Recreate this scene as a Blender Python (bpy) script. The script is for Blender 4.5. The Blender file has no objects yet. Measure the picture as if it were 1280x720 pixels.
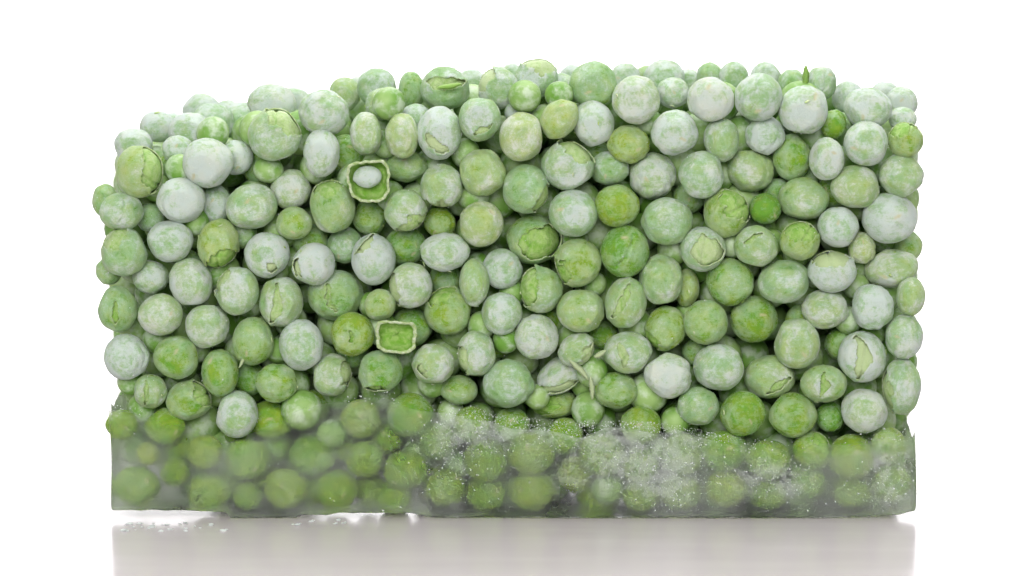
import bpy, bmesh, math, random
import numpy as np
from mathutils import Vector, Matrix

random.seed(7)
RNG = np.random.RandomState(11)
SC = bpy.context.scene
COL = SC.collection

# ------------------------------------------------------------------ camera
S = 0.00014                 # metres per photograph pixel on the front face of the block
D = 0.55                    # camera to front face
H = 0.100                   # camera height over the table
F = D / S                   # focal length in photograph pixels
PITCH = math.atan2(H, D) - math.atan(288.0 / F)

cam_d = bpy.data.cameras.new("camera")
cam_d.sensor_width = 36.0
cam_d.lens = F * 36.0 / 1280.0
cam_d.clip_start = 0.01
cam_d.clip_end = 20.0
cam_d.dof.use_dof = True
cam_d.dof.focus_distance = 0.556
cam_d.dof.aperture_fstop = 14.0
cam = bpy.data.objects.new("camera", cam_d)
COL.objects.link(cam)
cam.location = (0, -D, H)
cam.rotation_euler = (math.pi / 2 - PITCH, 0, 0)
SC.camera = cam

# ------------------------------------------------------------------ light
world = bpy.data.worlds.new("World")
SC.world = world
world.use_nodes = True
world.node_tree.nodes["Background"].inputs[0].default_value = (0.95, 0.97, 1.0, 1)
world.node_tree.nodes["Background"].inputs[1].default_value = 0.19


def area(name, loc, target, sx, sy, power, col=(1, 1, 1)):
    d = bpy.data.lights.new(name, 'AREA')
    d.shape = 'RECTANGLE'
    d.size, d.size_y = sx, sy
    d.energy = power
    d.color = col
    o = bpy.data.objects.new(name, d)
    COL.objects.link(o)
    o.location = loc
    o.rotation_euler = (Vector(target) - Vector(loc)).to_track_quat('-Z', 'Y').to_euler()
    return o


area("backdrop_lamp", (0, 0.75, 1.15), (0, 1.75, 0.35), 1.8, 0.5, 62, (1, 0.99, 1))
area("overhead_softbox", (0.05, 0.10, 0.62), (0, 0.02, 0.04), 0.75, 0.5, 5.0, (1.0, 0.99, 0.99))
area("front_softbox", (-0.12, -0.95, 0.46), (0, 0, 0.04), 0.8, 0.5, 11.8, (1.0, 0.985, 0.96))

SC.view_settings.view_transform = 'Standard'
SC.view_settings.look = 'None'
SC.view_settings.exposure = 0.0
SC.view_settings.gamma = 1.0
SC.render.engine = 'CYCLES'
SC.cycles.max_bounces = 14
SC.cycles.transmission_bounces = 10
SC.cycles.diffuse_bounces = 5
SC.cycles.glossy_bounces = 5
SC.cycles.transparent_max_bounces = 12
SC.cycles.sample_clamp_indirect = 6.0
SC.cycles.use_denoising = True


# ------------------------------------------------------------------ node helpers
class NT:
    def __init__(self, name):
        self.mat = bpy.data.materials.new(name)
        self.mat.use_nodes = True
        self.t = self.mat.node_tree
        self.t.nodes.clear()
        self.out = self.t.nodes.new('ShaderNodeOutputMaterial')

    def n(self, typ, **kw):
        nd = self.t.nodes.new(typ)
        for k, v in kw.items():
            setattr(nd, k, v)
        return nd

    def l(self, a, b):
        self.t.links.new(a, b)

    def put(self, sock, v):
        if isinstance(v, (int, float, tuple)):
            sock.default_value = v
        else:
            self.l(v, sock)

    def math(self, op, a, b=0.0, c=0.0, clamp=False):
        nd = self.n('ShaderNodeMath', operation=op)
        nd.use_clamp = clamp
        for i, v in enumerate((a, b, c)):
            self.put(nd.inputs[i], v)
        return nd.outputs[0]

    def mix(self, fac, a, b):
        nd = self.n('ShaderNodeMix', data_type='RGBA')
        self.put(nd.inputs[0], fac)
        self.put(nd.inputs[6], a)
        self.put(nd.inputs[7], b)
        return nd.outputs[2]

    def noise(self, vec, scale, detail=3.0, rough=0.55, dist=0.0):
        nd = self.n('ShaderNodeTexNoise')
        self.l(vec, nd.inputs['Vector'])
        nd.inputs['Scale'].default_value = scale
        nd.inputs['Detail'].default_value = detail
        nd.inputs['Roughness'].default_value = rough
        nd.inputs['Distortion'].default_value = dist
        return nd.outputs['Fac']

    def ramp(self, v, lo, hi, a=0.0, b=1.0):
        nd = self.n('ShaderNodeMapRange', interpolation_type='SMOOTHSTEP')
        self.l(v, nd.inputs[0])
        for i, x in zip((1, 2, 3, 4), (lo, hi, a, b)):
            nd.inputs[i].default_value = x
        return nd.outputs[0]

    def bump(self, h, strength, dist, normal=None):
        nd = self.n('ShaderNodeBump')
        nd.inputs['Strength'].default_value = strength
        nd.inputs['Distance'].default_value = dist
        self.l(h, nd.inputs['Height'])
        if normal is not None:
            self.l(normal, nd.inputs['Normal'])
        return nd.outputs[0]


def pea_material(name, kernel=False):
    m = NT(name)
    tc = m.n('ShaderNodeTexCoord').outputs['Object']
    info = m.n('ShaderNodeObjectInfo')
    sep = m.n('ShaderNodeSeparateColor')
    m.l(info.outputs['Color'], sep.inputs[0])
    frost, yellow, facet_amt = sep.outputs[0], sep.outputs[1], sep.outputs[2]
    seed = m.n('ShaderNodeVectorMath', operation='SCALE')
    comb = m.n('ShaderNodeCombineXYZ')
    for i in range(3):
        m.l(info.outputs['Random'], comb.inputs[i])
    m.l(comb.outputs[0], seed.inputs[0])
    seed.inputs['Scale'].default_value = 57.0
    add = m.n('ShaderNodeVectorMath', operation='ADD')
    m.l(tc, add.inputs[0])
    m.l(seed.outputs[0], add.inputs[1])
    v = add.outputs[0]
    big = m.noise(v, 1.3, 3.0, 0.55, 0.4)
    mid = m.noise(v, 4.5, 4.0, 0.62, 0.6)
    fine = m.noise(v, 22.0, 3.0, 0.7)
    facet = m.n('ShaderNodeAttribute', attribute_name='facet').outputs['Fac']
    # frost cover: per pea amount, big rubbed patches, rings round the pea's pole, mottling, grains, the pressed flat
    ring = m.n('ShaderNodeTexWave', wave_type='RINGS', rings_direction='Y')
    m.l(tc, ring.inputs['Vector'])
    m.l(m.math('MULTIPLY', info.outputs['Random'], 40.0), ring.inputs['Phase Offset'])
    ring.inputs['Scale'].default_value = 1.5
    ring.inputs['Distortion'].default_value = 9.0
    ring.inputs['Detail'].default_value = 3.0
    ring.inputs['Detail Scale'].default_value = 1.6
    f = m.math('ADD', frost, m.math('MULTIPLY', m.math('SUBTRACT', big, 0.5), 1.35))
    f = m.math('ADD', f, m.math('MULTIPLY', m.math('SUBTRACT', mid, 0.5), 0.8))
    f = m.math('ADD', f, m.math('MULTIPLY', m.math('SUBTRACT', fine, 0.5), 0.6))
    f = m.math('ADD', f, m.math('MULTIPLY', m.math('SUBTRACT', m.noise(v, 48.0, 2.0, 0.7), 0.5), 0.45))
    f = m.math('ADD', f, m.math('MULTIPLY', m.math('SUBTRACT', ring.outputs['Fac'], 0.5), 0.09))
    stm = m.n('ShaderNodeMapping')
    m.l(v, stm.inputs['Vector'])
    stm.inputs['Rotation'].default_value = (0.4, 0.9, 0.6)
    stm.inputs['Scale'].default_value = (1.6, 5.5, 11.0)
    f = m.math('ADD', f, m.math('MULTIPLY', m.math('SUBTRACT', m.noise(stm.outputs[0], 1.0, 4.0, 0.6, 1.5), 0.5), 0.42))
    f = m.math('ADD', f, m.math('MULTIPLY', m.math('SUBTRACT', m.ramp(m.noise(v, 1.9, 4.0, 0.6, 1.0), 0.36, 0.64), 0.5), 0.14))
    f = m.math('ADD', f, m.math('MULTIPLY', facet, m.math('MULTIPLY', m.math('SUBTRACT', facet_amt, 0.5), 0.5)))
    hue = m.math('ADD', m.math('MULTIPLY', yellow, 0.66), m.math('MULTIPLY', m.math('SUBTRACT', m.noise(v, 2.1, 2.0), 0.5), 1.1), clamp=True)
    green = m.mix(hue, (0.14, 0.37, 0.018, 1), (0.42, 0.51, 0.02, 1))
    veil = m.mix(hue, (0.32, 0.53, 0.24, 1), (0.52, 0.61, 0.21, 1))
    white = m.mix(hue, (0.65, 0.735, 0.70, 1), (0.78, 0.78, 0.68, 1))
    col = m.mix(m.ramp(f, 0.0, 0.50), green, veil)
    col = m.mix(m.ramp(f, 0.50, 1.06, 0.0, 0.88), col, white)
    speck = m.math('MULTIPLY', m.ramp(m.noise(v, 34.0, 2.0, 0.7), 0.63, 0.72), m.ramp(f, 0.2, 0.7))
    col = m.mix(m.math('MULTIPLY', speck, 0.6), col, (0.82, 0.85, 0.83, 1))
    scar = m.n('ShaderNodeAttribute', attribute_name='scar').outputs['Fac']
    col = m.mix(m.math('MULTIPLY', scar, 0.75), col, (0.60, 0.58, 0.33, 1))
    p = m.n('ShaderNodeBsdfPrincipled')
    m.l(col, p.inputs['Base Color'])
    m.l(m.ramp(f, 0.0, 0.7, 0.24, 0.58), p.inputs['Roughness'])
    p.inputs['IOR'].default_value = 1.4
    p.inputs['Subsurface Weight'].default_value = 0.3
    p.inputs['Subsurface Radius'].default_value = (1.0, 0.9, 0.6)
    p.inputs['Subsurface Scale'].default_value = 0.0005
    p.inputs['Sheen Weight'].default_value = 0.12
    p.inputs['Sheen Roughness'].default_value = 0.45
    wr = m.noise(v, 9.0, 4.0, 0.65, 1.2)
    b = m.bump(wr, 0.45, 0.12)
    b = m.bump(m.noise(v, 40.0, 3.0, 0.7), 0.4, 0.035, b)
    m.l(b, p.inputs['Normal'])
    m.l(p.outputs[0], m.out.inputs[0])
    return m.mat


MAT_PEA = pea_material("frosted_pea_skin")


def inner_material():
    m = NT("pea_flesh")
    tc = m.n('ShaderNodeTexCoord').outputs['Object']
    info = m.n('ShaderNodeObjectInfo')
    sep = m.n('ShaderNodeSeparateColor')
    m.l(info.outputs['Color'], sep.inputs[0])
    a = m.noise(tc, 3.0, 4.0, 0.6, 0.5)
    col = m.mix(m.ramp(a, 0.3, 0.7), (0.17, 0.38, 0.03, 1), (0.35, 0.52, 0.15, 1))
    fr = m.math('ADD', m.noise(tc, 5.0, 5.0, 0.7), m.math('SUBTRACT', sep.outputs[0], 0.62))
    col = m.mix(m.ramp(fr, 0.2, 0.7, 0.0, 0.85), col, (0.50, 0.60, 0.34, 1))
    p = m.n('ShaderNodeBsdfPrincipled')
    m.l(col, p.inputs['Base Color'])
    p.inputs['Roughness'].default_value = 0.45
    p.inputs['Subsurface Weight'].default_value = 0.3
    p.inputs['Subsurface Radius'].default_value = (1.0, 0.9, 0.6)
    p.inputs['Subsurface Scale'].default_value = 0.0005
    m.l(m.bump(m.noise(tc, 14.0, 4.0, 0.65), 0.4, 0.08), p.inputs['Normal'])
    m.l(p.outputs[0], m.out.inputs[0])
    return m.mat


MAT_INNER = inner_material()


def rim_material():
    m = NT("pale_torn_skin")
    tc = m.n('ShaderNodeTexCoord').outputs['Object']
    a = m.noise(tc, 6.0, 4.0, 0.6)
    p = m.n('ShaderNodeBsdfPrincipled')
    m.l(m.mix(m.ramp(a, 0.3, 0.7), (0.36, 0.50, 0.16, 1), (0.66, 0.73, 0.54, 1)), p.inputs['Base Color'])
    m.l(m.bump(m.noise(tc, 22.0, 4.0, 0.7), 0.5, 0.08), p.inputs['Normal'])
    p.inputs['Roughness'].default_value = 0.5
    p.inputs['Subsurface Weight'].default_value = 0.3
    p.inputs['Subsurface Radius'].default_value = (1.0, 0.9, 0.6)
    p.inputs['Subsurface Scale'].default_value = 0.0005
    m.l(p.outputs[0], m.out.inputs[0])
    return m.mat


MAT_RIM = rim_material()


def frost_material():
    m = NT("white_frost")
    tc = m.n('ShaderNodeTexCoord').outputs['Object']
    a = m.noise(tc, 900.0, 2.0)
    p = m.n('ShaderNodeBsdfPrincipled')
    m.l(m.mix(a, (0.62, 0.69, 0.66, 1), (0.86, 0.88, 0.88, 1)), p.inputs['Base Color'])
    p.inputs['Roughness'].default_value = 0.35
    p.inputs['Transmission Weight'].default_value = 0.35
    p.inputs['IOR'].default_value = 1.31
    m.l(p.outputs[0], m.out.inputs[0])
    return m.mat


MAT_FROST = frost_material()


def ice_material():
    m = NT("cloudy_ice")
    tc = m.n('ShaderNodeTexCoord').outputs['Object']
    mp = m.n('ShaderNodeMapping')
    m.l(tc, mp.inputs['Vector'])
    v = mp.outputs[0]
    cloud = m.noise(v, 55.0, 4.0, 0.55, 0.6)
    streak = m.noise(v, 160.0, 4.0, 0.6, 1.5)
    grain = m.noise(v, 1500.0, 2.0, 0.6)
    fr = m.n('ShaderNodeAttribute', attribute_name='frost').outputs['Fac']
    g = m.n('ShaderNodeBsdfPrincipled')
    g.inputs['Base Color'].default_value = (0.985, 0.995, 0.985, 1)
    g.inputs['Transmission Weight'].default_value = 1.0
    g.inputs['IOR'].default_value = 1.22
    m.l(m.ramp(cloud, 0.3, 0.7, 0.25, 0.44), g.inputs['Roughness'])
    nb = m.bump(streak, 0.25, 0.0006)
    m.l(nb, g.inputs['Normal'])
    d = m.n('ShaderNodeBsdfDiffuse')
    d.inputs['Color'].default_value = (0.84, 0.88, 0.86, 1)
    tr = m.n('ShaderNodeBsdfTranslucent')
    tr.inputs['Color'].default_value = (0.88, 0.91, 0.89, 1)
    m.l(m.bump(grain, 0.6, 0.0003), d.inputs['Normal'])
    mx = m.n('ShaderNodeMixShader')
    mx.inputs[0].default_value = 0.4
    m.l(d.outputs[0], mx.inputs[1])
    m.l(tr.outputs[0], mx.inputs[2])
    base = m.ramp(cloud, 0.35, 0.72, 0.03, 0.20)
    speck = m.math('MULTIPLY', m.ramp(m.math('ADD', m.noise(v, 520.0, 4.0, 0.75), m.math('MULTIPLY', fr, 0.22)), 0.60, 0.78), fr)
    fac = m.math('ADD', base, m.math('MULTIPLY', speck, 0.30), clamp=True)
    fac = m.math('ADD', fac, m.math('MULTIPLY', fr, 0.04), clamp=True)
    fin = m.n('ShaderNodeMixShader')
    m.l(fac, fin.inputs[0])
    m.l(g.outputs[0], fin.inputs[1])
    m.l(mx.outputs[0], fin.inputs[2])
    thin = m.n('ShaderNodeAttribute', attribute_name='thin').outputs['Fac']
    clear = m.n('ShaderNodeBsdfTransparent')
    fin2 = m.n('ShaderNodeMixShader')
    m.l(m.ramp(m.math('ADD', thin, m.math('MULTIPLY', m.math('SUBTRACT', streak, 0.5), 0.9)), 0.05, 0.95), fin2.inputs[0])
    m.l(fin.outputs[0], fin2.inputs[1])
    m.l(clear.outputs[0], fin2.inputs[2])
    m.l(fin2.outputs[0], m.out.inputs[0])
    return m.mat


MAT_ICE = ice_material()


def table_material():
    m = NT("glossy_white_acrylic")
    tc = m.n('ShaderNodeTexCoord').outputs['Object']
    mp = m.n('ShaderNodeMapping')
    m.l(tc, mp.inputs['Vector'])
    mp.inputs['Scale'].default_value = (14.0, 90.0, 1.0)
    st = m.noise(mp.outputs[0], 1.0, 3.0, 0.55)
    p = m.n('ShaderNodeBsdfPrincipled')
    p.inputs['Base Color'].default_value = (0.525, 0.475, 0.497, 1)
    m.l(m.ramp(st, 0.35, 0.7, 0.16, 0.24), p.inputs['Roughness'])
    p.inputs['IOR'].default_value = 1.5
    m.l(m.bump(st, 0.06, 0.0006), p.inputs['Normal'])
    m.l(p.outputs[0], m.out.inputs[0])
    return m.mat


def paper_material():
    m = NT("white_backdrop_paper")
    tc = m.n('ShaderNodeTexCoord').outputs['Object']
    p = m.n('ShaderNodeBsdfPrincipled')
    m.l(m.mix(m.noise(tc, 40.0, 3.0), (0.86, 0.86, 0.87, 1), (0.89, 0.89, 0.89, 1)), p.inputs['Base Color'])
    p.inputs['Roughness'].default_value = 0.8
    m.l(p.outputs[0], m.out.inputs[0])
    return m.mat


# ------------------------------------------------------------------ mesh helpers
def link(name, me, parent=None, mat=None):
    o = bpy.data.objects.new(name, me)
    COL.objects.link(o)
    if parent is not None:
        o.parent = parent
    if mat is not None and len(me.materials) == 0:
        me.materials.append(mat)
    return o


def mesh_from(name, v, f, smooth=True):
    me = bpy.data.meshes.new(name)
    me.from_pydata([tuple(x) for x in v], [], [tuple(x) for x in f])
    if smooth:
        me.polygons.foreach_set('use_smooth', np.ones(len(me.polygons), dtype=bool))
    me.update()
    return me


def add_attr(me, name, vals):
    a = me.attributes.new(name, 'FLOAT', 'POINT')
    a.data.foreach_set('value', np.asarray(vals, dtype=np.float32))


def ico(level):
    bm = bmesh.new()
    bmesh.ops.create_icosphere(bm, subdivisions=level, radius=1.0)
    v = np.array([x.co[:] for x in bm.verts])
    f = np.array([[x.index for x in p.verts] for p in bm.faces])
    bm.free()
    return v, f


ICO5, ICO3, ICO2 = ico(5), ico(3), ico(2)


def waves(rng, p, freq, n=9):
    """smooth noise on points: a sum of random plane waves, about -1..1"""
    k = rng.normal(size=(n, 3))
    k *= (freq * rng.uniform(0.7, 1.3, n) / np.linalg.norm(k, axis=1))[:, None]
    ph = rng.uniform(0, 6.283, n)
    return np.sin(p @ k.T + ph).sum(1) / math.sqrt(n) * 0.9


def smooth(x, a, b):
    t = np.clip((x - a) / (b - a), 0, 1)
    return t * t * (3 - 2 * t)


# ------------------------------------------------------------------ setting
tv, tf = [], []
bm = bmesh.new()
bmesh.ops.create_cube(bm, size=1.0)
bmesh.ops.scale(bm, vec=(3.2, 2.3, 0.02), verts=bm.verts)
bmesh.ops.translate(bm, vec=(0, 0.25, -0.01), verts=bm.verts)
bmesh.ops.bevel(bm, geom=list(bm.edges), offset=0.003, segments=2, affect='EDGES')
me = bpy.data.meshes.new("table")
bm.to_mesh(me)
bm.free()
table = link("table", me, None, table_material())
table["kind"] = "structure"
table["label"] = "glossy white table surface with a soft grey reflection under the block"

prof = [(1.40 - 0.6, -0.030), (1.40, -0.028)]
for i in range(1, 17):
    a = math.pi / 2 * i / 16
    prof.append((1.40 + 0.45 * math.sin(a), -0.028 + 0.45 * (1 - math.cos(a))))
prof.append((1.85, 2.2))
bv, bf = [], []
for x in (-2.4, 2.4):
    for y, z in prof:
        bv.append((x, y, z))
n = len(prof)
for i in range(n - 1):
    bf.append((i, n + i, n + i + 1, i + 1))
back = link("backdrop", mesh_from("backdrop", bv, bf), None, paper_material())
sol = back.modifiers.new("thickness", 'SOLIDIFY')
sol.thickness = 0.004
sol.offset = -1
back["kind"] = "structure"
back["label"] = "plain white paper backdrop curving up behind the table"

# ------------------------------------------------------------------ pixel <-> world
FW = np.array([0, math.cos(PITCH), -math.sin(PITCH)])
UP = np.array([0, math.sin(PITCH), math.cos(PITCH)])
CAM = np.array([0, -D, H])


def at(px, py, y):
    """world point at depth y seen at photograph pixel (px, py)"""
    d = FW + np.array([1.0, 0, 0]) * (px - 640) / F + UP * (360 - py) / F
    return CAM + d * ((y + D) / d[1])


def proj(p):
    q = np.asarray(p) - CAM
    w = q @ FW
    return 640 + F * q[0] / w, 360 - F * (q @ UP) / w


def pxs(y):
    return S * (D + y) / D * 1.0


# ------------------------------------------------------------------ the peas, one line each:
# x y rx ry tilt frost yellow depth kind   (depth in mm behind the front face; kind: w whole, d dented, c crumpled,
# g:ang groove, s:ang:off:len:wid slit skin, f:ang:off torn skin, o:x:z:r hole in the skin)
FRONT = """
260 203 32 31 0 .98 .2 0 w
402 192 23 31 0 .95 .2 0 d
343 168 34 34 20 .62 .3 0 f:35:.35
405 141 32 29 0 .85 .2 1 w
457 168 20 27 0 .72 .5 1 d
502 170 21 29 0 .60 .75 0 c
550 167 28 34 0 .86 .1 0 s:-25:-.45:.6:.18
600 149 27 28 0 .62 .1 0 s:20:-.5:.5:.13
552 233 27 29 0 .66 .4 0 f:-100:.6
603 215 29 29 0 .52 .6 0 c
652 172 27 31 0 .70 .9 0 d
699 149 22 28 -35 .50 .8 0 w
742 155 26 29 10 .95 .2 0 d
794 125 30 30 0 .82 .5 0 d
786 180 27 24 0 .32 .75 2 c
844 165 29 28 0 .86 .15 0 c
710 207 33 31 0 .62 .2 0 f:60:.45
815 220 30 29 0 .82 .4 0 c
658 236 30 30 0 .52 .1 0 f:-30:.65
877 219 29 30 0 .70 .15 0 w
889 124 29 28 0 .92 .45 0 w
902 174 22 29 0 .66 .3 0.5 w
947 121 30 30 0 .80 .1 0 g:80
1004 137 31 31 0 .90 .2 0 d
956 169 26 25 0 .92 .0 0 c
938 213 30 27 0 .52 .5 0 c
1082 179 29 29 0 .88 .2 0 d
1132 175 22 22 0 .35 .6 1 f:110:.4
1034 199 22 27 0 .80 .3 0 w
1069 233 31 27 0 .66 .6 0 w
1127 219 28 27 0 .68 .4 1 d
1085 135 30 25 0 .86 .1 2 w
175 214 30 34 0 .48 .7 0 f:10:.15
226 250 31 29 0 .93 .1 0 d
315 258 33 28 12 .68 .3 0 d
363 237 26 25 0 .80 .5 0 d
152 264 28 24 10 .66 .2 0.5 g:70
154 315 30 30 0 .60 .2 0 f:120:.5
213 301 29 26 0 .92 .1 0 w
272 306 26 31 -10 .34 .75 0 f:-60:.3
334 318 29 29 0 .92 .1 0 o:.25:-.5:.14
367 279 23 21 0 .46 .5 1.5 d
188 347 24 22 -10 .74 .2 0 w
239 353 27 31 12 .82 .3 0 o:.05:-.3:.12
296 363 27 31 0 .66 .3 0 f:150:.6
147 387 25 30 0 .40 .2 0.5 s:90:0:.5:.1
201 393 28 26 0 .72 .5 0 w
351 377 28 32 0 .62 .4 0 s:85:.1:.8:.2
259 408 28 28 0 .76 .4 0 d
316 426 27 31 0 .36 .35 0 d
416 257 28 34 15 .48 .4 0 f:80:.45
507 263 27 27 0 .58 .3 0 f:-60:.35
601 280 28 29 0 .62 .8 0 d
392 330 27 28 -40 .88 .2 0 s:-40:-.7:.5:.12
466 323 28 32 0 .96 .0 0 s:35:.62:.6:.13
555 315 32 25 8 .84 .2 0 c
420 369 35 32 0 .55 .2 0 s:-70:-.2:.6:.07
475 381 20 20 0 .48 .6 0.5 w
514 357 28 29 0 .78 .4 0 f:190:.5
593 354 19 31 0 .60 .4 0 w
560 388 30 32 0 .42 .5 0 f:110:.5
628 336 26 26 0 .88 .0 2 d
666 299 34 32 15 .42 .25 0 o:.28:-.22:.72
716 267 30 29 0 .70 .1 0 d
771 258 29 27 0 .22 .55 0 d
781 314 31 33 0 .22 .15 0 g:60
835 276 32 30 0 .62 .15 0 w
722 329 30 31 0 .40 .55 0 f:-150:.5
676 362 28 30 0 .48 .3 0 f:165:.2
726 388 30 28 0 .54 .5 0 d
782 379 26 33 -8 .56 .4 0 s:65:.2:.8:.16
826 349 27 33 0 .58 .35 0 c
858 360 16 25 0 .42 .8 1.5 w
627 392 26 27 0 .70 .15 0 w
878 312 28 28 0 .70 .2 0 o:.15:.0:.66
909 265 29 31 0 .42 .6 0 f:45:.1
956 261 21 19 0 .10 .1 2.5 w
1005 249 32 27 0 .50 .4 0 d
1048 284 26 26 0 .90 .0 0.5 d
1112 273 35 32 0 .92 .05 0 d
945 307 28 26 0 .56 .35 0 s:30:.4:.5:.1
1000 301 25 24 15 .36 .6 0 f:70:.1
1077 310 18 20 0 .66 .9 0 c
1041 339 31 27 0 .92 .15 0 f:95:.25
1115 335 33 24 8 .74 .55 0 w
912 353 30 30 0 .26 .3 0 w
979 352 33 27 10 .55 .2 0 w
1138 371 18 25 0 .62 .5 1 w
1090 383 27 30 0 .88 .0 0 c
1031 387 30 26 0 .78 .5 0 c
942 399 30 29 0 .24 .35 0 d
882 403 29 29 0 .44 .4 0 w
159 446 29 29 0 .94 .0 0 w
221 446 29 27 0 .36 .3 0 d
275 467 24 30 0 .32 .35 0 w
346 479 27 25 0 .36 .35 0 c
188 489 21 22 0 .55 .4 1 s:85:.1:.8:.12
236 500 28 25 0 .48 .4 1 f:30:.5
297 518 27 30 -10 .84 .2 0.5 d
378 431 28 32 15 .92 .1 0 d
440 418 28 28 0 .20 .6 0 s:110:0:.35:.07
415 468 26 27 0 .66 .4 0 f:10:.5
475 464 28 26 0 .44 .15 0 s:170:.75:.5:.15
542 455 27 26 0 .68 .45 0 s:-60:-.6:.4:.14
595 442 25 29 0 .72 .3 0 f:200:.5
670 421 28 29 0 .84 .4 0 c
635 479 31 31 0 .56 .05 0 w
721 437 25 20 25 .72 .4 0 f:-40:.4
701 468 34 22 32 .84 .3 0 s:-30:-.55:.8:.2
785 440 31 27 0 .66 .3 0 s:100:.2:.6:.18
831 411 26 29 -20 .34 .5 0 f:-120:.65
770 488 27 23 0 .34 .35 1.5 w
836 469 30 28 0 .88 .35 0 c
692 504 32 19 0 .34 .6 1.5 f:170:-.1
899 459 32 30 0 .76 .2 0 w
996 430 29 32 0 .62 .5 0 g:90
962 470 32 27 0 .56 .45 0 s:-140:.35:.6:.13
1029 480 29 24 0 .50 .4 0 s:80:.0:.7:.14
1078 446 31 33 0 .84 .2 0 s:88:.08:.85:.24
1130 421 24 29 0 .76 .2 0.5 w
1127 483 25 36 0 .68 .2 0.5 f:200:.55
1080 514 30 28 0 .88 .4 0 w
929 517 29 29 0 .16 .3 0 w
991 520 31 29 0 .26 .4 0.5 d
873 508 27 25 0 .58 .15 0.5 w
"""
SECOND = """
167 182 25 22 0 .95 .1 9 w
222 187 20 18 0 .9 .1 6 w
295 197 22 22 0 .95 .1 4 w
326 206 25 25 0 .30 .2 6 w
217 212 22 22 0 .30 .2 6 w
132 252 17 22 0 .45 .3 4 w
270 255 20 26 0 .75 .0 6 w
136 338 16 18 0 .50 .3 4 w
188 272 18 18 0 .60 .0 6 w
303 292 18 18 0 .40 .2 6 w
432 192 24 24 0 .30 .2 7 w
508 208 26 20 0 .42 .3 6 c
462 272 22 22 0 .32 .3 6 w
550 278 20 20 0 .12 .5 6 w
388 302 22 22 0 .35 .3 6 w
430 306 22 22 0 .60 .0 6 w
507 308 26 24 0 .32 .1 6 w
557 350 22 22 0 .32 .2 6 w
648 140 17 17 0 .9 .1 7 w
762 211 24 21 0 .66 .15 4 w
746 196 20 20 0 .25 .2 8 w
990 197 24 29 0 .42 .3 5 w
1042 155 17 19 0 .18 .3 5 w
1128 150 18 16 0 .8 .2 8 w
1135 308 18 20 0 .45 .4 5 w
312 473 20 22 0 .25 .1 6 w
514 409 26 25 0 .30 .2 5 w
573 487 24 18 0 .42 .4 4 w
752 419 20 18 0 .22 .3 7 w
623 432 16 16 0 .20 .3 7 w
1037 521 18 20 0 .20 .0 5 w
1040 240 20 20 0 .3 .3 7 w
860 248 20 20 0 .4 .2 8 w
972 240 18 18 0 .5 .1 8 w
690 400 20 20 0 .4 .2 8 w
870 440 18 18 0 .3 .2 7 w
970 330 20 20 0 .3 .2 8 w
1000 400 18 20 0 .2 .3 6 w
1050 430 20 20 0 .25 .2 6 w
440 440 18 20 0 .3 .1 7 w
235 330 18 18 0 .4 .1 7 w
"""
TOP = """
197 158 22 20 0 .92 .1 16 w
237 164 28 24 0 .94 .1 9 w
265 155 27 26 0 .72 .0 17 w
252 140 24 22 0 .95 .1 27 w
302 151 24 24 0 .76 .0 19 w
340 130 31 26 0 .93 .3 14 w
367 128 22 20 0 .93 .1 24 w
431 118 20 22 0 .52 .5 20 w
472 109 25 25 0 .70 .0 15 g:90
477 131 21 20 0 .66 .3 8 w
514 114 17 26 0 .40 .2 14 w
497 133 18 18 0 .20 .4 10 w
556 111 30 28 0 .60 .1 7 s:0:.25:.8:.28
590 104 20 18 0 .9 .1 24 w
519 147 19 18 0 .85 .0 6 w
623 110 27 27 0 .80 .2 6 f:150:.5
670 98 28 26 20 .72 .1 6 f:60:.3
662 127 22 20 0 .3 .2 9 w
700 114 23 23 0 .85 .1 11 w
743 106 30 29 0 .40 .1 4 d
781 96 18 18 0 .9 .1 22 w
830 98 26 24 0 .92 .1 18 w
808 97 16 16 0 .5 .4 28 w
842 116 21 20 0 .9 .2 7 c
887 95 17 18 0 .55 .1 22 w
917 97 19 20 0 .75 .1 18 w
957 97 20 20 0 .9 .1 20 w
990 105 18 20 0 .6 .2 15 w
1026 104 20 22 0 .72 .1 12 g:80
1060 122 20 20 0 .92 .1 18 w
1127 129 20 21 0 .90 .1 15 w
1105 120 20 18 0 .90 .1 26 w
640 97 18 18 0 .9 .1 26 w
715 96 16 16 0 .9 .1 28 w
450 113 18 18 0 .85 .1 30 w
860 104 18 18 0 .9 .1 26 w
215 158 20 18 0 .95 .1 30 w
285 142 20 18 0 .95 .1 34 w
"""
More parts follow.
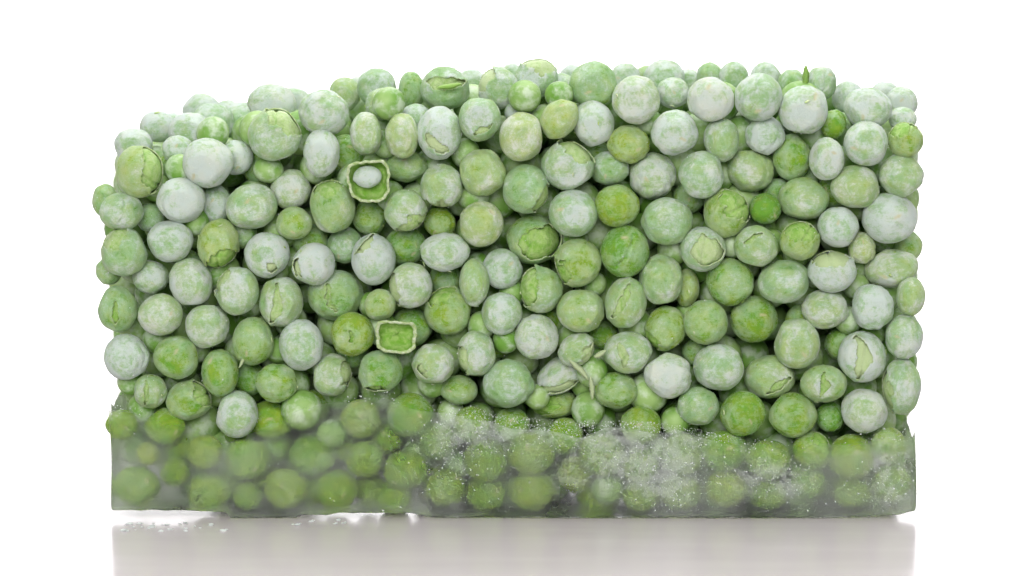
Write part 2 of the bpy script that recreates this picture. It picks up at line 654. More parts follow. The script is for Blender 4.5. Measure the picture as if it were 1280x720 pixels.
INICE = """
153 531 20 19 0 .08 .3 1.0 w
207 533 26 22 0 .17 .2 1.6 w
172 606 30 25 0 .04 .25 0.7 d
262 613 29 24 0 .09 .35 0.9 s:70:.2:.6:.06
256 564 23 21 0 .15 .5 1.2 w
185 566 15 15 0 .19 .8 3.0 w
311 573 29 27 0 .22 .2 1.4 w
340 524 31 24 0 .27 .25 0.8 w
357 608 29 26 0 .06 .5 0.9 w
385 511 28 25 0 .34 .2 1.0 w
390 568 31 26 0 .27 .1 1.8 w
422 610 28 26 0 .09 .35 1.9 w
452 523 26 24 0 .30 .5 2.0 w
457 573 25 23 0 .11 .4 0.9 f:20:.3
507 586 29 25 0 .08 .3 1.1 w
512 518 30 28 0 .38 .1 2.4 w
548 550 25 24 0 .34 .2 1.4 w
607 574 28 28 0 .27 .3 1.4 w
608 613 27 24 0 .04 .35 1.1 w
557 608 26 24 0 .11 .4 3.0 w
590 530 24 22 0 .38 .2 1.6 w
664 566 30 28 0 .09 .4 1.0 w
664 612 29 26 0 .11 .5 1.8 w
640 530 24 22 0 .38 .1 2.0 w
752 567 30 28 0 .09 .3 1.0 c
718 590 24 24 0 .11 .6 1.4 c
747 616 28 23 0 .11 .4 1.8 w
705 545 24 22 0 .30 .2 1.6 w
800 580 24 24 0 .26 .3 1.5 w
802 530 26 24 0 .34 .3 1.2 w
852 568 27 27 0 .38 .3 1.1 w
850 612 28 25 0 .27 .4 1.4 w
800 618 24 21 0 .22 .4 2.5 w
905 563 31 26 0 .38 .15 1.0 w
960 574 29 25 0 .35 .3 1.0 w
907 610 28 24 0 .09 .6 1.1 w
1015 563 25 24 0 .15 .3 0.8 f:30:.3
1064 571 29 28 0 .11 .35 0.7 w
1010 603 22 20 0 .15 .2 1.0 w
1064 612 26 23 0 .15 .3 1.0 w
960 616 24 20 0 .22 .3 2.6 w
1113 603 24 25 0 .30 .3 1.2 c
1110 556 22 24 0 .49 .3 1.4 w
492 618 24 21 0 .15 .3 3.2 w
310 618 20 19 0 .15 .3 3.4 w
220 588 20 20 0 .15 .3 3.6 w
225 557 20 20 0 .1 .2 5.5 w
290 606 22 22 0 .1 .2 5.5 w
331 592 20 20 0 .1 .4 5.5 w
345 556 22 22 0 .1 .1 5.5 w
428 556 20 20 0 .1 .3 5.5 w
484 548 20 20 0 .2 .2 5.5 w
545 598 22 20 0 .1 .5 5.5 w
562 575 20 20 0 .1 .2 5.5 w
300 540 20 20 0 .2 .1 5.5 w
392 606 20 20 0 .1 .3 5.5 w
462 606 20 20 0 .1 .4 5.5 w
"""


def parse(txt, ice=False):
    out = []
    for ln in txt.strip().splitlines():
        t = ln.split()
        out.append([float(x) for x in t[:8]] + [t[8], ice])
    return out


PEAS = parse(FRONT) + parse(SECOND) + parse(INICE, True) + parse(TOP)

root = bpy.data.objects.new("frozen_pea_block", None)
COL.objects.link(root)
root["label"] = "frosty rectangular block of frozen green peas with cloudy ice along its base"
root["category"] = "frozen peas"
root.empty_display_size = 0.02


# ------------------------------------------------------------------ one pea mesh
def pea_points(rng, pts, kind, r_dents=2):
    """radial displacement of unit sphere points and the mask of the pressed flat"""
    h = 0.034 * waves(rng, pts, 1.8) + 0.014 * waves(rng, pts, 4.5) + 0.006 * waves(rng, pts, 10) + 0.003 * waves(rng, pts, 22)
    def dent(c, amp, wid):
        c = np.array(c) / np.linalg.norm(c)
        ang = np.arccos(np.clip(pts @ c, -1, 1))
        return -amp * np.exp(-(ang / wid) ** 2)
    nd = {'d': 2, 'c': 3}.get(kind[0], 1)
    for _ in range(nd):
        c = (rng.uniform(-1, 1), rng.uniform(-1.0, 0.2), rng.uniform(-1, 1))
        h += dent(c, rng.uniform(0.02, 0.07), rng.uniform(0.2, 0.5))
    if kind[0] == 'd':          # one clear dimple facing out
        h += dent((rng.uniform(-.45, .45), -1, rng.uniform(-.45, .45)), rng.uniform(.05, .10), rng.uniform(.16, .34))
    if kind[0] == 'c':          # shrivelled skin: ridges
        w = 0.5 * waves(rng, pts, 3.0)
        r1 = np.abs(waves(rng, pts + 0.15 * w[:, None], 5.5))
        h += 0.055 * (np.clip(r1, 0, 0.8) - 0.4) - 0.02 * np.abs(waves(rng, pts, 9.0))
    if kind[0] == 'g':          # a folded crease across the face
        a = math.radians(float(kind.split(':')[1]))
        u = pts[:, 0] * math.cos(a) + pts[:, 2] * math.sin(a)
        v = -pts[:, 0] * math.sin(a) + pts[:, 2] * math.cos(a)
        off = rng.uniform(-.25, .25)
        dd = v - off - 0.25 * u * u - 0.03 * np.sin(9 * u)
        env = smooth(-pts[:, 1], -0.1, 0.25) * smooth(u, -.75, -.45) * (1 - smooth(u, .5, .85))
        h += env * (-0.13 * np.exp(-(dd / 0.055) ** 2) + 0.055 * smooth(dd, 0.0, 0.08) * np.exp(-np.clip(dd, 0, 9) / 0.30))
    # creases gathered in one region of the skin
    cc = rng.normal(size=3)
    cc[1] = -abs(cc[1]) - 0.3
    cc /= np.linalg.norm(cc)
    msk = smooth(pts @ cc, 0.35, 0.9)
    wp = pts + 0.12 * waves(rng, pts, 3.0)[:, None]
    h += msk * rng.uniform(0.2, 1.0) * 0.065 * (np.abs(waves(rng, wp, 6.5)) - 0.45)
    h += 0.018 * (np.abs(waves(rng, wp, 8.0)) - 0.45)
    # the stem scar
    scar = np.zeros(len(pts))
    if rng.uniform() < 0.45:
        sx, sz, sa = rng.uniform(-.6, .6), rng.uniform(-.6, .6), rng.uniform(0, 3.14)
        du, dw = pts[:, 0] - sx, pts[:, 2] - sz
        uu, vv = du * math.cos(sa) + dw * math.sin(sa), -du * math.sin(sa) + dw * math.cos(sa)
        e = np.sqrt((uu / 0.17) ** 2 + (vv / 0.07) ** 2)
        scar = (1 - smooth(e, 0.6, 1.2)) * (pts[:, 1] < 0)
        h += (0.02 * np.exp(-((e - 1.1) / 0.3) ** 2) - 0.035 * (1 - smooth(e, 0.4, 1.0))) * (pts[:, 1] < 0)
    p = pts * (1 + h)[:, None]
    for _ in range(4):          # flats where it was squeezed against its neighbours
        a = rng.uniform(0, 6.283)
        nn = np.array([math.cos(a), rng.uniform(-.7, .6), math.sin(a)])
        nn /= np.linalg.norm(nn)
        ov = np.clip(p @ nn - rng.uniform(0.86, 0.95), 0, 9)
        p -= (ov * 0.6)[:, None] * nn
    lvl = rng.uniform(0.80, 0.93)
    cx, cz = rng.uniform(-.18, .18, 2)
    t = -(p[:, 1]) + cx * p[:, 0] + cz * p[:, 2]
    over = np.clip(t - lvl, 0, 9)
    p[:, 1] += over * 0.75
    facet = smooth(t, lvl - 0.12, lvl + 0.08)
    return p, facet, scar


def torn(rng, pts, kind):
    """True where the skin is missing, and the signed distance to the tear"""
    k = kind.split(':')
    x, y, z = pts[:, 0], pts[:, 1], pts[:, 2]
    jag = 0.07 * waves(rng, pts, 4) + 0.07 * waves(rng, pts, 9) + 0.04 * waves(rng, pts, 20)
    if k[0] == 'o':
        ox, oz, r = map(float, k[1:])
        d = np.hypot(x - ox, (z - oz) * rng.uniform(.8, 1.2)) - r + jag
    elif k[0] == 's':
        a = math.radians(float(k[1]))
        off, ln, wd = map(float, k[2:])
        u = x * math.cos(a) + z * math.sin(a)
        v = -x * math.sin(a) + z * math.cos(a) - off - 0.22 * u * u + jag * 0.8
        d = np.abs(v) - wd * (1 - (u / ln) ** 2)
        d = np.where(np.abs(u) > ln, np.maximum(d, 0.05), d)
    else:
        a = math.radians(float(k[1]))
        off = float(k[2])
        u = x * math.cos(a) + z * math.sin(a)
        v = -x * math.sin(a) + z * math.cos(a)
        d = off - u + 0.5 * v * v + jag * 1.3
        d = np.where(d < 0, np.maximum(d, -0.6), d)
    d = np.where(y > 0.25, np.maximum(d, 0.2), d)
    return d


def shell(pts, faces, keep_v, thick):
    """a skin of the given thickness over the kept faces, closed along its torn edge"""
    kf = faces[keep_v[faces].all(1)]
    used = np.unique(kf)
    mp = -np.ones(len(pts), int)
    mp[used] = np.arange(len(used))
    kf = mp[kf]
    P = pts[used]
    n = len(P)
    inn = P * (1 - thick)
    V = np.vstack([P, inn])
    e = np.vstack([kf[:, [0, 1]], kf[:, [1, 2]], kf[:, [2, 0]]])
    cnt = {}
    for a, b in e.tolist():
        cnt[(a, b)] = cnt.get((a, b), 0) + 1
    rim = [(a, b) for a, b in cnt if (b, a) not in cnt]
    F_ = kf.tolist() + (kf[:, ::-1] + n).tolist() + [(b, a, a + n, b + n) for a, b in rim]
    nr = len(rim)
    return V, F_, used, nr


names = {'w': 'pea', 'd': 'pea', 'c': 'wrinkled_pea', 'g': 'creased_pea', 's': 'split_pea', 'f': 'split_pea', 'o': 'split_pea'}
placed = []      # (centre, rx, ry, rot, ry_depth)


def eff(p, dx, dz):
    a = math.atan2(dz, dx) - p[3]
    return p[1] * p[2] / math.hypot(p[2] * math.cos(a), p[1] * math.sin(a))


def put_pea(i, P):
    px, py, rx, ry, rot, frost, yellow, dep, kind, in_ice = P
    rng = np.random.RandomState(1000 + i)
    rot = math.radians(rot)
    k0 = S
    base = dep / 1000.0 + (rng.uniform(0, 0.0009) if not in_ice else 0.0010)
    rd = 0.5 * (rx + ry) * S * rng.uniform(0.92, 1.04)
    y = base + rd * 0.9
    fac = 0.95 if dep < 0.6 else 0.90
    for _ in range(6):
        c = at(px, py, y)
        sc_ = S * (D + y) / D
        me_ = (c, rx * sc_, ry * sc_, rot, rd)
        need = y
        for q in placed:
            dx, dz = q[0][0] - c[0], q[0][2] - c[2]
            if abs(dx) > 0.014 or abs(dz) > 0.014:
                continue
            rr = (eff(me_, dx, dz) + eff(q, -dx, -dz)) * fac
            d2 = dx * dx + dz * dz
            if d2 < rr * rr and q[0][1] - 0.003 < c[1] + 1e-6:
                yy = q[0][1] + math.sqrt(rr * rr - d2) * (rd + q[4]) / (rr / fac) * 0.97
                if yy > need and need > q[0][1] - 0.003:
                    need = yy
        if need <= y + 1e-6 or need > base + 0.03:
            break
        y = need
    c = at(px, py, y)
    sc_ = S * (D + y) / D
    placed.append((c, rx * sc_, ry * sc_, rot, rd))
    pts, fcs = ICO5
    p, facet, scar = pea_points(rng, pts, kind)
    colr = (frost - (0.22 if in_ice else 0), yellow + (0.22 if in_ice else 0), rng.uniform(0.05, 0.95), 1)
    nm = names[kind[0]]
    if kind[0] in 'sfo':
        d = torn(rng, pts, kind)
        lift = 0.10 * np.exp(-(np.clip(d, 0, 9) / 0.15) ** 2) * smooth(waves(rng, pts, 3.0), -0.8, 0.9)
        pp = p * (1 + lift)[:, None]
        V, F_, used, nr = shell(pp, fcs, d > 0, 0.045)
        me = mesh_from(nm, V, F_)
        add_attr(me, 'facet', np.concatenate([facet[used], facet[used] * 0]))
        me.materials.append(MAT_PEA)
        me.materials.append(MAT_RIM)
        idx = np.zeros(len(me.polygons), dtype=np.int32)
        idx[len(idx) - nr:] = 1
        me.polygons.foreach_set('material_index', idx)
        o = link(nm, me, root)
        kp = p * 0.925
        kp = kp * (1 + 0.02 * waves(rng, pts, 6.0) - 0.10 * np.exp(-((pts[:, 0] * math.sin(i) + pts[:, 2] * math.cos(i)) / 0.06) ** 2))[:, None]
        km = mesh_from("kernel", kp, fcs)
        km.materials.append(MAT_INNER)
        ko = link("kernel", km, o)
        ko.color = colr
    else:
        me = mesh_from(nm, p, fcs)
        add_attr(me, 'facet', facet)
        add_attr(me, 'scar', scar)
        me.materials.append(MAT_PEA)
        o = link(nm, me, root)
    o.location = c
    o.scale = (rx * sc_, rd, ry * sc_)
    o.rotation_euler = (0, -rot, 0)
    o.color = colr
    return o


for i, P in enumerate(PEAS):
    put_pea(i, P)


# ------------------------------------------------------------------ two peas cut open like little cups
def cup(px, py, rx, ry, rot, y, expo, wall, depth, frost, label):
    nseg, prof = 56, []
    # outer wall from the back to the rim, then the inner wall back down
    for t in np.linspace(0, 1, 9):
        a = t * math.pi / 2
        prof.append((math.sin(a) ** 0.7, depth * math.cos(a) ** 0.8, 0))
    prof.append((1 - wall * 0.4, -0.05, 1))
    prof.append((1 - wall, 0.0, 1))
    for t in np.linspace(0, 1, 8):
        a = t * math.pi / 2
        prof.append(((1 - wall) * max(math.cos(a), 0.0) ** 0.55 * 0.99 + 0.001, 0.06 + (depth * 0.72) * math.sin(a), 2))
    V, Fc, mi = [], [], []
    rng = np.random.RandomState(int(px))
    wob = rng.uniform(-1, 1, 6)
    for r, yy, _ in prof:
        for k in range(nseg):
            a = 2 * math.pi * k / nseg
            c, s = math.cos(a), math.sin(a)
            q = (abs(c) ** expo + abs(s) ** expo) ** (-1 / expo)
            q *= 1 + 0.06 * wob[0] * math.sin(2 * a + wob[1]) + 0.06 * wob[2] * math.sin(3 * a + wob[3] * 3) + .02 * math.sin(9 * a + wob[4]) + (.02 * math.sin(17 * a + 5 * wob[1]) if r > .5 else 0)
            V.append((r * q * c, yy + (0.09 * math.sin(2 * a + wob[5] * 3) + 0.05 * math.sin(5 * a + wob[0] * 4) + 0.03 * math.sin(13 * a)) * (r > .6), r * q * s))
    for j in range(len(prof) - 1):
        for k in range(nseg):
            k2 = (k + 1) % nseg
            Fc.append((j * nseg + k, (j + 1) * nseg + k, (j + 1) * nseg + k2, j * nseg + k2))
            mi.append({0: 0, 1: 1, 2: 2}[prof[j + 1][2]])
    Fc.append(tuple(range((len(prof) - 1) * nseg, len(prof) * nseg)))
    mi.append(2)
    me = mesh_from("halved_pea", V, Fc)
    for mm in (MAT_PEA, MAT_RIM, MAT_INNER):
        me.materials.append(mm)
    me.polygons.foreach_set('material_index', np.array(mi, dtype=np.int32))
    o = link("halved_pea", me, root)
    c = at(px, py, y)
    o.location = c
    o.scale = (rx * S, 0.5 * (rx + ry) * S, ry * S)
    o.rotation_euler = (0, -math.radians(rot), 0)
    o.color = (frost, 0.5, 0.5, 1)
    o["label"] = label
    placed.append((c + np.array([0, 0.002, 0]), rx * S, ry * S, 0, 0.003))
    return o


c1 = cup(461, 226, 27, 26, 4, 0.0006, 3.4, 0.13, 1.0, 0.2, "halved pea, its square pale rim open and a white kernel inside")
kp, kfacet, _ = pea_points(np.random.RandomState(5), ICO5[0], 'd')
km = mesh_from("kernel", kp, ICO5[1])
add_attr(km, 'facet', kfacet)
km.materials.append(MAT_PEA)
ko = link("kernel", km, c1)
ko.location = (-0.06, 0.42, 0.16)
ko.scale = (0.68, 0.45, 0.54)
ko.color = (1.0, 0.0, 0.8, 1)
cup(495, 421, 26, 20, -3, 0.0000, 4.5, 0.17, 0.8, 0.0, "halved pea, an empty oblong cup with a pale rim")


# ------------------------------------------------------------------ loose slivers of skin
def sliver(px, py, ln, wd, ang, y, mat, frost=0.3):
    rng = np.random.RandomState(int(px + py))
    nn, V, Fc = 14, [], []
    for i in range(nn + 1):
        t = i / nn
        w = wd * (math.sin(math.pi * min(0.98, max(0.02, t))) ** 0.6)
        bend = 0.25 * wd * math.sin(t * 3.0 + 1) + rng.uniform(-.06, .06) * wd
        z = (t - .5) * ln
        cv = 0.5 * wd * (t - 0.5) ** 2
        V += [(-w / 2 + bend, cv, z), (bend, cv - 0.25 * wd, z), (w / 2 + bend, cv, z), (bend, cv + 0.2 * wd, z)]
    for i in range(nn):
        a = 4 * i
        for k in range(4):
            k2 = (k + 1) % 4
            Fc.append((a + k, a + k2, a + 4 + k2, a + 4 + k))
    Fc += [(3, 2, 1, 0), (4 * nn, 4 * nn + 1, 4 * nn + 2, 4 * nn + 3)]
    me = mesh_from("skin_sliver", V, Fc)
    me.materials.append(mat)
    o = link("skin_sliver", me, root)
    o.location = at(px, py, y)
    o.scale = (S, S, S)
    o.rotation_euler = (0, math.radians(ang), 0)
    o.color = (frost, 0.4, 0.5, 1)


sliver(739, 485, 30, 7, 2, 0.0012, MAT_RIM)
sliver(722, 461, 38, 8, -38, 0.0008, MAT_RIM)
sliver(750, 442, 17, 8, 75, 0.0008, MAT_RIM)
sliver(1006, 96, 29, 9, 12, 0.011, MAT_PEA, 0.15)
sliver(562, 107, 30, 7, 88, 0.006, MAT_INNER, 0.1)
sliver(303, 450, 22, 5, 30, 0.002, MAT_RIM)


# ------------------------------------------------------------------ ice at the foot of the block
ICE_TOP = np.array([(120, 500), (150, 505), (200, 512), (250, 522), (300, 536), (340, 508), (380, 498), (430, 488), (500, 484), (545, 492),
                    (600, 508), (660, 520), (720, 524), (790, 524), (840, 528), (880, 536), (930, 546), (1000, 548), (1050, 542), (1100, 532), (1160, 528)], float)
GAP = np.array([(120, 1.25), (200, 1.35), (276, 1.1), (284, 0.0), (366, 0.0), (374, 0.55), (405, 0.35), (420, 0.8), (515, 0.75), (530, 0.3), (540, 0.0),
                (1040, 0.0), (1090, 0.15), (1130, 0.6), (1160, 1.6)], float)
SLOPE = np.array([(120, .20), (276, .20), (284, 0), (366, 0), (374, .20), (530, .20), (540, 0), (1085, 0), (1120, .2), (1160, .2)], float)
X0, X1, YB = (131 - 640) * S, (1151 - 640) * S, 0.050
Y0 = -0.00045


def ice_bottom(px, y):
    return np.interp(px, GAP[:, 0], GAP[:, 1]) * 0.001 + np.interp(px, SLOPE[:, 0], SLOPE[:, 1]) * np.clip(y, 0, 1)


rng = np.random.RandomState(3)
nx, ny, nz = 300, 44, 44
idx, V, Q = {}, [], []


def vid(i, j, k):
    key = (i, j, k)
    if key not in idx:
        idx[key] = len(V)
        V.append((i / nx, j / ny, k / nz))
    return idx[key]


for i in range(nx):
    for j in range(ny):
        Q.append((vid(i, j, 0), vid(i, j + 1, 0), vid(i + 1, j + 1, 0), vid(i + 1, j, 0)))
        Q.append((vid(i, j, nz), vid(i + 1, j, nz), vid(i + 1, j + 1, nz), vid(i, j + 1, nz)))
    for k in range(nz):
        Q.append((vid(i, 0, k), vid(i + 1, 0, k), vid(i + 1, 0, k + 1), vid(i, 0, k + 1)))
        Q.append((vid(i, ny, k), vid(i, ny, k + 1), vid(i + 1, ny, k + 1), vid(i + 1, ny, k)))
for j in range(ny):
    for k in range(nz):
        Q.append((vid(0, j, k), vid(0, j, k + 1), vid(0, j + 1, k + 1), vid(0, j + 1, k)))
        Q.append((vid(nx, j, k), vid(nx, j + 1, k), vid(nx, j + 1, k + 1), vid(nx, j, k + 1)))
V = np.array(V)
# rounded edges in a nominal box, then the real bottom and top
Lx, Ly, Lz = X1 - X0, YB - Y0, 0.018
B = V * np.array([Lx, Ly, Lz])
R = 0.0007
inner = np.clip(B, R, np.array([Lx, Ly, Lz]) - R)
dv = B - inner
ln = np.linalg.norm(dv, axis=1, keepdims=True)
mx = np.abs(dv).max(1, keepdims=True)
B = inner + np.where(ln > 1e-9, dv / np.maximum(ln, 1e-9) * mx, 0)
pxv = 640 + (B[:, 0] + X0) / S
yv = B[:, 1] + Y0
u = B[:, 2] / Lz
bot = ice_bottom(pxv, yv)
ztop = (648 - np.interp(pxv, ICE_TOP[:, 0], ICE_TOP[:, 1])) * S
P3 = np.stack([B[:, 0], yv, np.zeros(len(B))], 1)
ztop = ztop + 0.0009 * waves(rng, P3, 400) + 0.0005 * waves(rng, P3, 1000)
ztop = np.maximum(ztop, bot + 0.003)
z = bot + (ztop - bot) * u + 0.00006 * waves(rng, P3, 2500) * (u < 0.03)
W = np.stack([B[:, 0] + X0, yv, z], 1)
W[:, 1] += (0.00010 * waves(rng, W, 260) + 0.00003 * waves(rng, W, 900)) * (yv < 0.002)
W[:, 0] += 0.00020 * waves(rng, W, 400) * ((B[:, 0] < 0.002) | (B[:, 0] > Lx - 0.002))
W[:, 2] = np.maximum(W[:, 2], 0.00003)


def frost_density(px, pz):
    """frost crust on the ice face, in photograph pixels"""
    d = np.zeros_like(px)
    for cx, cy, sx, sy, a in ((700, 532, 100, 22, .75), (790, 560, 60, 50, .7), (830, 600, 40, 34, .7), (620, 522, 70, 16, .6), (560, 560, 25, 60, .45),
                              (880, 545, 60, 12, .6), (985, 605, 25, 25, .7), (1110, 580, 30, 40, .8), (940, 600, 40, 20, .4), (600, 545, 40, 25, .5),
                              (475, 500, 40, 14, .5), (150, 510, 25, 25, .5), (1120, 625, 30, 15, .6), (710, 600, 20, 20, .4), (820, 575, 330, 65, .38), (450, 570, 300, 50, .04)):
        d = d + a * np.exp(-((px - cx) / sx) ** 2 - ((pz - cy) / sy) ** 2)
    return np.clip(d, 0, 1)


pq = np.array([proj(w) for w in W])
fd = frost_density(pq[:, 0], pq[:, 1]) * (W[:, 1] < 0.003)
edge = np.interp(pq[:, 0], ICE_TOP[:, 0], ICE_TOP[:, 1])
thin = np.clip(1 - (pq[:, 1] - edge + 6 * waves(rng, W, 700) - 4) / 34, 0, 1) * (W[:, 1] < 0.004) * (1 - 0.5 * fd)
thin = np.where(u > 0.93, 1.0, thin)
me = mesh_from("ice", W, Q)
add_attr(me, 'frost', fd)
add_attr(me, 'thin', thin)
me.materials.append(MAT_ICE)
ice = link("ice", me, root)
ice["label"] = "cloudy ice filling the lower quarter of the block"

# frost crystals clinging to the face of the ice
rng = np.random.RandomState(21)
OCT = np.array([(1, 0, 0), (-1, 0, 0), (0, 1, 0), (0, -1, 0), (0, 0, 1), (0, 0, -1)], float)
OF = np.array([(0, 2, 4), (2, 1, 4), (1, 3, 4), (3, 0, 4), (2, 0, 5), (1, 2, 5), (3, 1, 5), (0, 3, 5)])
CV, CF = [], []
n_c = 0
while n_c < 11000:
    px, py = rng.uniform(135, 1147), rng.uniform(490, 640)
    dn = float(frost_density(np.array([px]), np.array([py]))[0])
    if rng.uniform() > dn ** 1.5 or py < np.interp(px, ICE_TOP[:, 0], ICE_TOP[:, 1]) + 2:
        continue
    s = S * (0.20 + min(rng.exponential(0.22), 1.1))
    q, _ = np.linalg.qr(rng.normal(size=(3, 3)))
    pts = (OCT * rng.uniform(.5, 1.5, (6, 1)) * s) @ q.T
    pts[:, 1] *= 0.6
    CV.append(pts + at(px, py, Y0 - 0.00002))
    CF.append(OF + 6 * n_c)
    n_c += 1
me = mesh_from("frost_crystals", np.vstack(CV), np.vstack(CF), smooth=False)
me.materials.append(MAT_FROST)
fc = link("frost_crystals", me, root)
fc["kind"] = "stuff"

# powder frost and shreds of skin caught on the exposed peas
rng = np.random.RandomState(77)
PV, PF, SV, SF = [], [], [], []
n_p = n_s = 0
cand = [i for i in range(len(PEAS)) if not PEAS[i][9]]
PC = [placed[i] for i in cand]
for i in cand:
    c, rx, rz, rot, rd = placed[i]
    fr = PEAS[i][5]
    for _ in range(int(14 + 46 * fr * fr)):
        v = rng.normal(size=3)
        v[1] = -abs(v[1]) * 0.8
        v[2] += 0.25
        v /= np.linalg.norm(v)
        s_ = S * (0.18 + min(rng.exponential(0.18), 0.8))
        q, _ = np.linalg.qr(rng.normal(size=(3, 3)))
        pts = (OCT * rng.uniform(.5, 1.5, (6, 1)) * s_) @ q.T
        lx, lz = v[0] * rx, v[2] * rz
        w = np.array([lx * math.cos(rot) - lz * math.sin(rot), v[1] * rd, lx * math.sin(rot) + lz * math.cos(rot)]) * 0.985
        PV.append(pts + c + w)
        PF.append(OF + 6 * n_p)
        n_p += 1
    if rng.uniform() < 0.5:
        for _ in range(rng.randint(1, 3)):
            v = rng.normal(size=3)
            v[1] = -abs(v[1]) * rng.uniform(0.2, 1)
            v /= np.linalg.norm(v)
            lx, lz = v[0] * rx, v[2] * rz
            w = np.array([lx * math.cos(rot) - lz * math.sin(rot), v[1] * rd, lx * math.sin(rot) + lz * math.cos(rot)])
            t1 = np.cross(v, rng.normal(size=3))
            t1 /= np.linalg.norm(t1)
            t2 = np.cross(v, t1)
            L_, B_ = S * rng.uniform(3, 9), S * rng.uniform(1.2, 3.2)
            m_, top = 5, []
            for k in range(m_):
                t = k / (m_ - 1)
                bw = B_ * (0.25 + math.sin(math.pi * t) ** 0.7) * rng.uniform(.7, 1.2)
                cv = S * (0.3 + 2.2 * (t - .2) ** 2 * rng.uniform(.3, 1.3))
                p0 = c + w * 0.98 + t1 * L_ * (t - .5)
                top += [p0 + t2 * bw * .5 + v * cv, p0 - t2 * bw * .5 + v * cv * rng.uniform(.3, 1)]
            top = np.array(top)
            V_ = np.vstack([top, top - v * S * 0.6])
            F_ = []
            for k in range(m_ - 1):
                a_ = 2 * k
                F_ += [(a_, a_ + 1, a_ + 3, a_ + 2), (a_ + 10, a_ + 12, a_ + 13, a_ + 11), (a_, a_ + 2, a_ + 12, a_ + 10), (a_ + 1, a_ + 11, a_ + 13, a_ + 3)]
            F_ += [(0, 10, 11, 1), (8, 9, 19, 18)]
            SV.append(V_)
            SF.append(np.array(F_) + 20 * n_s)
            n_s += 1
me = mesh_from("powder_frost", np.vstack(PV), np.vstack(PF), smooth=False)
me.materials.append(MAT_FROST)
o = link("powder_frost", me, root)
o["kind"] = "stuff"
me = mesh_from("skin_shreds", np.vstack(SV), np.vstack(SF))


def shred_material():
    m = NT("skin_shred")
    tc = m.n('ShaderNodeTexCoord').outputs['Object']
    p = m.n('ShaderNodeBsdfPrincipled')
    m.l(m.mix(m.ramp(m.noise(tc, 700.0, 3.0), 0.35, 0.65), (0.30, 0.45, 0.10, 1), (0.60, 0.66, 0.44, 1)), p.inputs['Base Color'])
    p.inputs['Roughness'].default_value = 0.5
    m.l(p.outputs[0], m.out.inputs[0])
    return m.mat


me.materials.append(shred_material())
o = link("skin_shreds", me, root)
o["kind"] = "stuff"

# ------------------------------------------------------------------ the peas deeper in the block, joined
SIL = np.array([(122, 262), (140, 190), (180, 166), (250, 146), (340, 124), (400, 118), (450, 106), (520, 103), (560, 98), (670, 90), (745, 88), (830, 90),
                (960, 92), (1010, 94), (1060, 116), (1130, 120), (1146, 134), (1156, 190)], float)
rng = np.random.RandomState(5)
fill = []
pc = np.array([q[0] for q in placed])
pr = np.array([(q[1] * q[2] * q[4]) ** (1 / 3) for q in placed])
placed_c, placed_r = pc, pr
a0 = 0.0072
cells = []
for layer in range(10):
    for row in range(14):
        for cx in range(24):
            c = np.array([-0.0725 + a0 * (cx + 0.5 * (row % 2) + 0.25 * (layer % 2)), 0.0072 + layer * a0 * 0.72, 0.0040 + row * a0 * 0.80])
            cells.append((c + rng.uniform(-0.0005, 0.0005, 3), rng.uniform(0.0034, 0.0042)))
for layer in range(3):
    for row in range(16):
        for cx in range(28):
            c = np.array([-0.0725 + 0.0058 * (cx + 0.5 * ((row + layer) % 2)), 0.031 + layer * 0.0062, 0.0040 + row * 0.0052])
            cells.append((c + rng.uniform(-0.0004, 0.0004, 3), rng.uniform(0.0036, 0.0041)))
for k in range(14000):
    c = np.array([rng.uniform(-0.0725, 0.0725), rng.uniform(0.006, 0.048) if k % 2 else rng.uniform(0.005, 0.014), rng.uniform(0.003, 0.080)])
    cells.append((c, rng.uniform(0.0030, 0.0040)))
    if k > 6000:
        c[1] = rng.uniform(0.013, 0.048)
        cells[-1] = (c, rng.uniform(0.0022, 0.0032))
for k in range(6000):
    cells.append((np.array([rng.uniform(-0.0725, 0.0725), rng.uniform(0.0055, 0.0105), rng.uniform(0.003, 0.078)]), rng.uniform(0.0024, 0.0034)))
allc = np.zeros((len(pc) + len(cells), 3))
allr = np.zeros(len(allc))
allc[:len(pc)], allr[:len(pc)] = pc, pr
na = len(pc)
for c, r in cells:
    if c[1] > YB - r + 0.001:
        continue
    px, py = proj(c)
    rp = r / S * D / (D + c[1])
    if py - rp < np.interp(px, SIL[:, 0], SIL[:, 1]) + 3 or px - rp < np.interp(py, [150, 260, 500, 650], [150, 124, 146, 156]) or px + rp > np.interp(py, [100, 500, 540, 650], [1152, 1152, 1134, 1130]):
        continue
    if c[2] - r < ice_bottom(px, c[1]) + (0.0004 if c[1] < 0.012 else -0.0012):
        continue
    if (np.linalg.norm(allc[:na] - c, axis=1) < (allr[:na] + r) * (0.83 if c[1] < 0.029 else 0.70)).any():
        continue
    allc[na], allr[na] = c, r
    na += 1
    fill.append((c, r))
VV, FF = [], []
FA = []
for i, (c, r) in enumerate(fill):
    rr = np.random.RandomState(9000 + i)
    p = ICO3[0] * (1 + 0.03 * waves(rr, ICO3[0], 2.0))[:, None] * rr.uniform(.92, 1.06, 3)
    VV.append(p * r + c)
    FF.append(ICO3[1] + i * len(ICO3[0]))
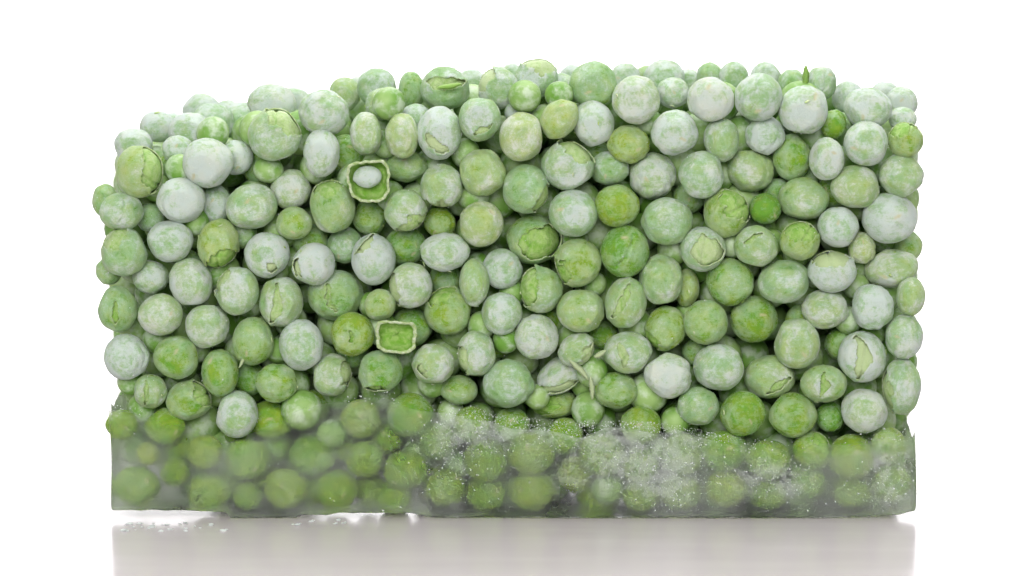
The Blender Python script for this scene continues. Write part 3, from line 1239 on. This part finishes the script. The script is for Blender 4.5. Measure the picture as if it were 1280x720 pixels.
me = mesh_from("buried_peas", np.vstack(VV), np.vstack(FF))


def buried_material():
    m = NT("buried_pea_skin")
    tc = m.n('ShaderNodeTexCoord').outputs['Object']
    a = m.noise(tc, 160.0, 2.0)
    b = m.noise(tc, 420.0, 4.0, 0.6)
    col = m.mix(m.ramp(a, 0.35, 0.65), (0.12, 0.28, 0.03, 1), (0.28, 0.43, 0.14, 1))
    col = m.mix(m.ramp(b, 0.42, 0.68, 0, 0.55), col, (0.62, 0.69, 0.60, 1))
    p = m.n('ShaderNodeBsdfPrincipled')
    m.l(col, p.inputs['Base Color'])
    p.inputs['Roughness'].default_value = 0.55
    m.l(m.bump(b, 0.4, 0.0004), p.inputs['Normal'])
    m.l(p.outputs[0], m.out.inputs[0])
    return m.mat


me.materials.append(buried_material())
bo = link("buried_peas", me, root)
bo["kind"] = "stuff"
print("peas", len(PEAS), "fill", len(fill))

# ------------------------------------------------------------------ white crumbs added to stand in for melt highlights by the raised left foot
rng = np.random.RandomState(42)
MV, MF, n_m = [], [], 0
spots = [(rng.uniform(150, 287), rng.uniform(653, 665)) for _ in range(34)] + [(rng.uniform(366, 440), rng.uniform(650, 657)) for _ in range(12)]
for px, py in spots:
    d = FW + np.array([1.0, 0, 0]) * (px - 640) / F + UP * (360 - py) / F
    g = CAM + d * (-H / d[2])
    r = S * (0.8 + min(rng.exponential(0.9), 3.0))
    p = ICO2[0] * np.array([r * rng.uniform(1, 2), r, r * rng.uniform(.4, .8)])
    p = p * (1 + 0.25 * waves(rng, ICO2[0], 3.5))[:, None]
    p[:, 2] = np.maximum(p[:, 2], -0.3 * r) + 0.3 * r + 0.00001
    MV.append(p + np.array([g[0], g[1], 0]))
    MF.append(ICO2[1] + n_m * len(ICO2[0]))
    n_m += 1
me = mesh_from("highlight_crumbs", np.vstack(MV), np.vstack(MF), smooth=False)
me.materials.append(MAT_FROST)
o = link("highlight_crumbs", me)
o["kind"] = "stuff"
o["label"] = "tiny white crumbs added in place of bright melt highlights on the table along the left foot of the block"
